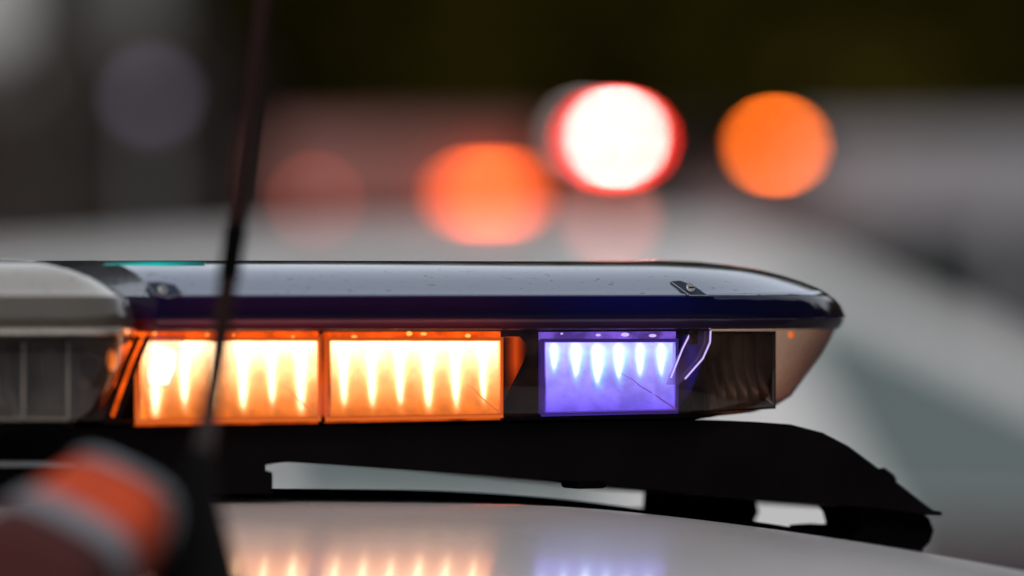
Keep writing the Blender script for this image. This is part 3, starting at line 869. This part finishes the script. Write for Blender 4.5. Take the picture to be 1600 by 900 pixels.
lamp_bar('far_light_bar', 'blurred high light bar with a red and an orange lamp on the grey van', 930, 1250, 205, 250, D2 - .1, M['black'],
         [(915, 212, .09, .03, E_pale, 'faint pale lamp'), (959, 220, .17, .06, E_red, 'glaring red lamp'), (962, 217, .07, .022, E_hot, 'white-hot core of the red lamp'), (1207, 230, .09, .03, E_or, 'lit orange lamp')])

# street lamp, a dim violet globe on a pole
D3 = 24.0
lp = empty('street_lamp', (PX(236, D3), D3, 0))
tag(lp, 'slim grey post topped by a small dim violet globe, far left', 'street lamp')
bm = bmesh.new(); add_cyl(bm, (0, 0, 0), (0, 0, PZ(165, D3)), .05, .03, seg=14)
obj('pole', bm, mat('pole_grey', (.16, .16, .17), .5), lp)
bm = bmesh.new(); bmesh.ops.create_uvsphere(bm, u_segments=20, v_segments=12, radius=.05)
bmesh.ops.translate(bm, vec=(0, 0, PZ(150, D3)), verts=bm.verts)
obj('globe', bm, emit_mat('violet_globe', (.5, .42, .6), 1.3), lp)

# pale house beyond on the left
D4 = 34.0
hs_ = empty('pale_house', (PX(-480, D4), D4 + 3, 0))
tag(hs_, 'out-of-focus pale grey house behind trees at the top left', 'house')
bm = bmesh.new(); add_box(bm, Vector((0, 0, 3)), (4.0, 6, 6))
obj('wall', bm, mat('render_wall', (.62, .62, .61), .8, noise=(1.5, .1)), hs_, False)
bm = bmesh.new(); add_box(bm, Vector((2.35, .3, 2.4)), (.72, 5, 4.8))
obj('annex', bm, mat('annex_wall', (.15, .145, .135), .8, noise=(1.5, .1)), hs_, False)
bm = bmesh.new()
prism(bm, [Vector(p) for p in ((-2.3, -3.3, 6), (2.3, -3.3, 6), (0, -3.3, 7.6))], [Vector(p) for p in ((-2.3, 3.3, 6), (2.3, 3.3, 6), (0, 3.3, 7.6))])
obj('roof', bm, mat('roof_tile', (.10, .06, .05), .8, noise=(8, .2)), hs_, False)
for wx in (-1.2, .4):
    bm = bmesh.new(); add_box(bm, Vector((wx, -3.0, 4.2)), (.8, .08, 1.2)); obj('window', bm, M['glass'], hs_, False)

def leaves(bm, n, place, smin, smax, rnd):
    for _ in range(n):
        c = place(); s_ = rnd.uniform(smin, smax)
        nrm = Vector((rnd.gauss(0, 1), rnd.gauss(0, 1), rnd.gauss(0, 1))).normalized()
        t1 = nrm.orthogonal().normalized() * s_; t2 = nrm.cross(t1.normalized()) * s_ * .6
        bm.faces.new([bm.verts.new(c + d) for d in (t1, t2, -t1, -t2)])
rnd = random.Random(5)
D5 = 30.0
M['hedge'] = mat('brown_hedge_leaf', (.07, .05, .042), .8, noise=(.8, .5))
hd = empty('hedge', (PX(-150, D5), D5, 0))
tag(hd, 'dark brown out-of-focus hedge in front of the pale house', 'hedge')
HX, HH = 1.85, PZ(95, D5)
bm = bmesh.new()
leaves(bm, 9000, lambda: Vector((rnd.uniform(-HX, HX), rnd.uniform(-.5, .5), rnd.uniform(.05, 1) ** .8 * HH * (1 + .05 * math.sin(rnd.uniform(0, 6))))), .04, .1, rnd)
obj('foliage', bm, M['hedge'], hd, False)
bm = bmesh.new(); add_box(bm, Vector((0, 0, HH * .47)), (HX * 2 - .3, .6, HH * .92)); bevel(bm, .15, 3)
obj('branches', bm, mat('hedge_branches', (.05, .038, .032), .9, noise=(6, .5)), hd, False)
D6 = 27.0
tr = empty('tree', (PX(72, D6), D6, 0))
tag(tr, 'tree with a dark straight trunk blurred at the far left', 'tree')
bm = bmesh.new()
rs = []
for f in range(9):
    z = f * .75; r = .15 - .011 * f
    rs.append([Vector((r * math.cos(2 * PI * k / 12) + .03 * math.sin(f), r * math.sin(2 * PI * k / 12), z)) for k in range(12)])
rings(bm, rs, True, True)
for k in range(7):
    an = k * 2.4; add_cyl(bm, (0, 0, 4 + k * .25), (1.3 * math.cos(an), 1.3 * math.sin(an), 5.2 + k * .3), .05, .02, seg=8)
obj('trunk', bm, mat('bark', (.035, .027, .022), .9, noise=(12, .4)), tr)
bm = bmesh.new()
def pc_():
    d = Vector((rnd.gauss(0, 1), rnd.gauss(0, 1), rnd.gauss(0, 1))).normalized() * rnd.random() ** .4
    return Vector((d.x * 2.0, d.y * 2.0, 6.0 + d.z * 1.5))
leaves(bm, 3500, pc_, .06, .14, rnd)
obj('crown', bm, M['hedge'], tr, False)

# ------------------------------------------------------------------ wood behind the cars, and an unseen dark ring added for reflections
M['leaf'] = mat('leaf', (.050, .039, .004), .9, noise=(.10, .95), spec=.03)
M['leaf_core'] = mat('leaf_core', (.014, .011, .004), .95, noise=(.4, .4))
M['leaf_dark'] = mat('conifer_leaf', (.012, .013, .010), .9, noise=(.4, .4), spec=.1)  # near-black leaf for the added ring that the cover reflects
def wood(name, a0, a1, R, H, n, seed, lm, lab):
    rnd = random.Random(seed)
    bm = bmesh.new()
    NA = 90
    rs = []
    for h in range(9):
        f = h / 8
        row = []
        for i in range(NA + 1):
            an = a0 + (a1 - a0) * i / NA
            rr = R + 1.6 + 1.2 * math.sin(an * 31 + h * 1.7) + .8 * math.sin(an * 71 + h * 3) + f * f * 2.0
            hh = H * (1 + .12 * math.sin(an * 17) + .08 * math.sin(an * 43)) * f * .92
            row.append((rr * math.sin(an), rr * math.cos(an), hh))
        rs.append(row)
    rings(bm, rs, closed=False)
    for _ in range(n):
        an = rnd.uniform(a0, a1); f = rnd.random()
        hh = f * H * (1 + .12 * math.sin(an * 17) + .08 * math.sin(an * 43))
        rr = R + rnd.uniform(-.4, 2.0) + .9 * math.sin(an * 31 + f * 13) + f * f * 2
        c = Vector((rr * math.sin(an), rr * math.cos(an), hh))
        s_ = rnd.uniform(.10, .28)
        nrm = Vector((rnd.gauss(0, 1), rnd.gauss(0, 1), rnd.gauss(0, 1))).normalized()
        t1 = nrm.orthogonal().normalized() * s_; t2 = nrm.cross(t1.normalized()) * s_ * .6
        vs_ = [bm.verts.new(c + d) for d in (t1, t2, -t1, -t2)]
        bm.faces.new(vs_)
    o = obj(name, bm, lm, None, False)
    return tag(o, lab, 'wood', kind='stuff')
wood('wood', math.radians(-14), math.radians(50), 38, 11, 16000, 1, M['leaf'], 'dark olive mass of trees behind all the blurred cars')
wood('wood', math.radians(50), math.radians(346), 42, 24, 20000, 2, M['leaf_dark'], 'dark mass of trees around the rest of the place')
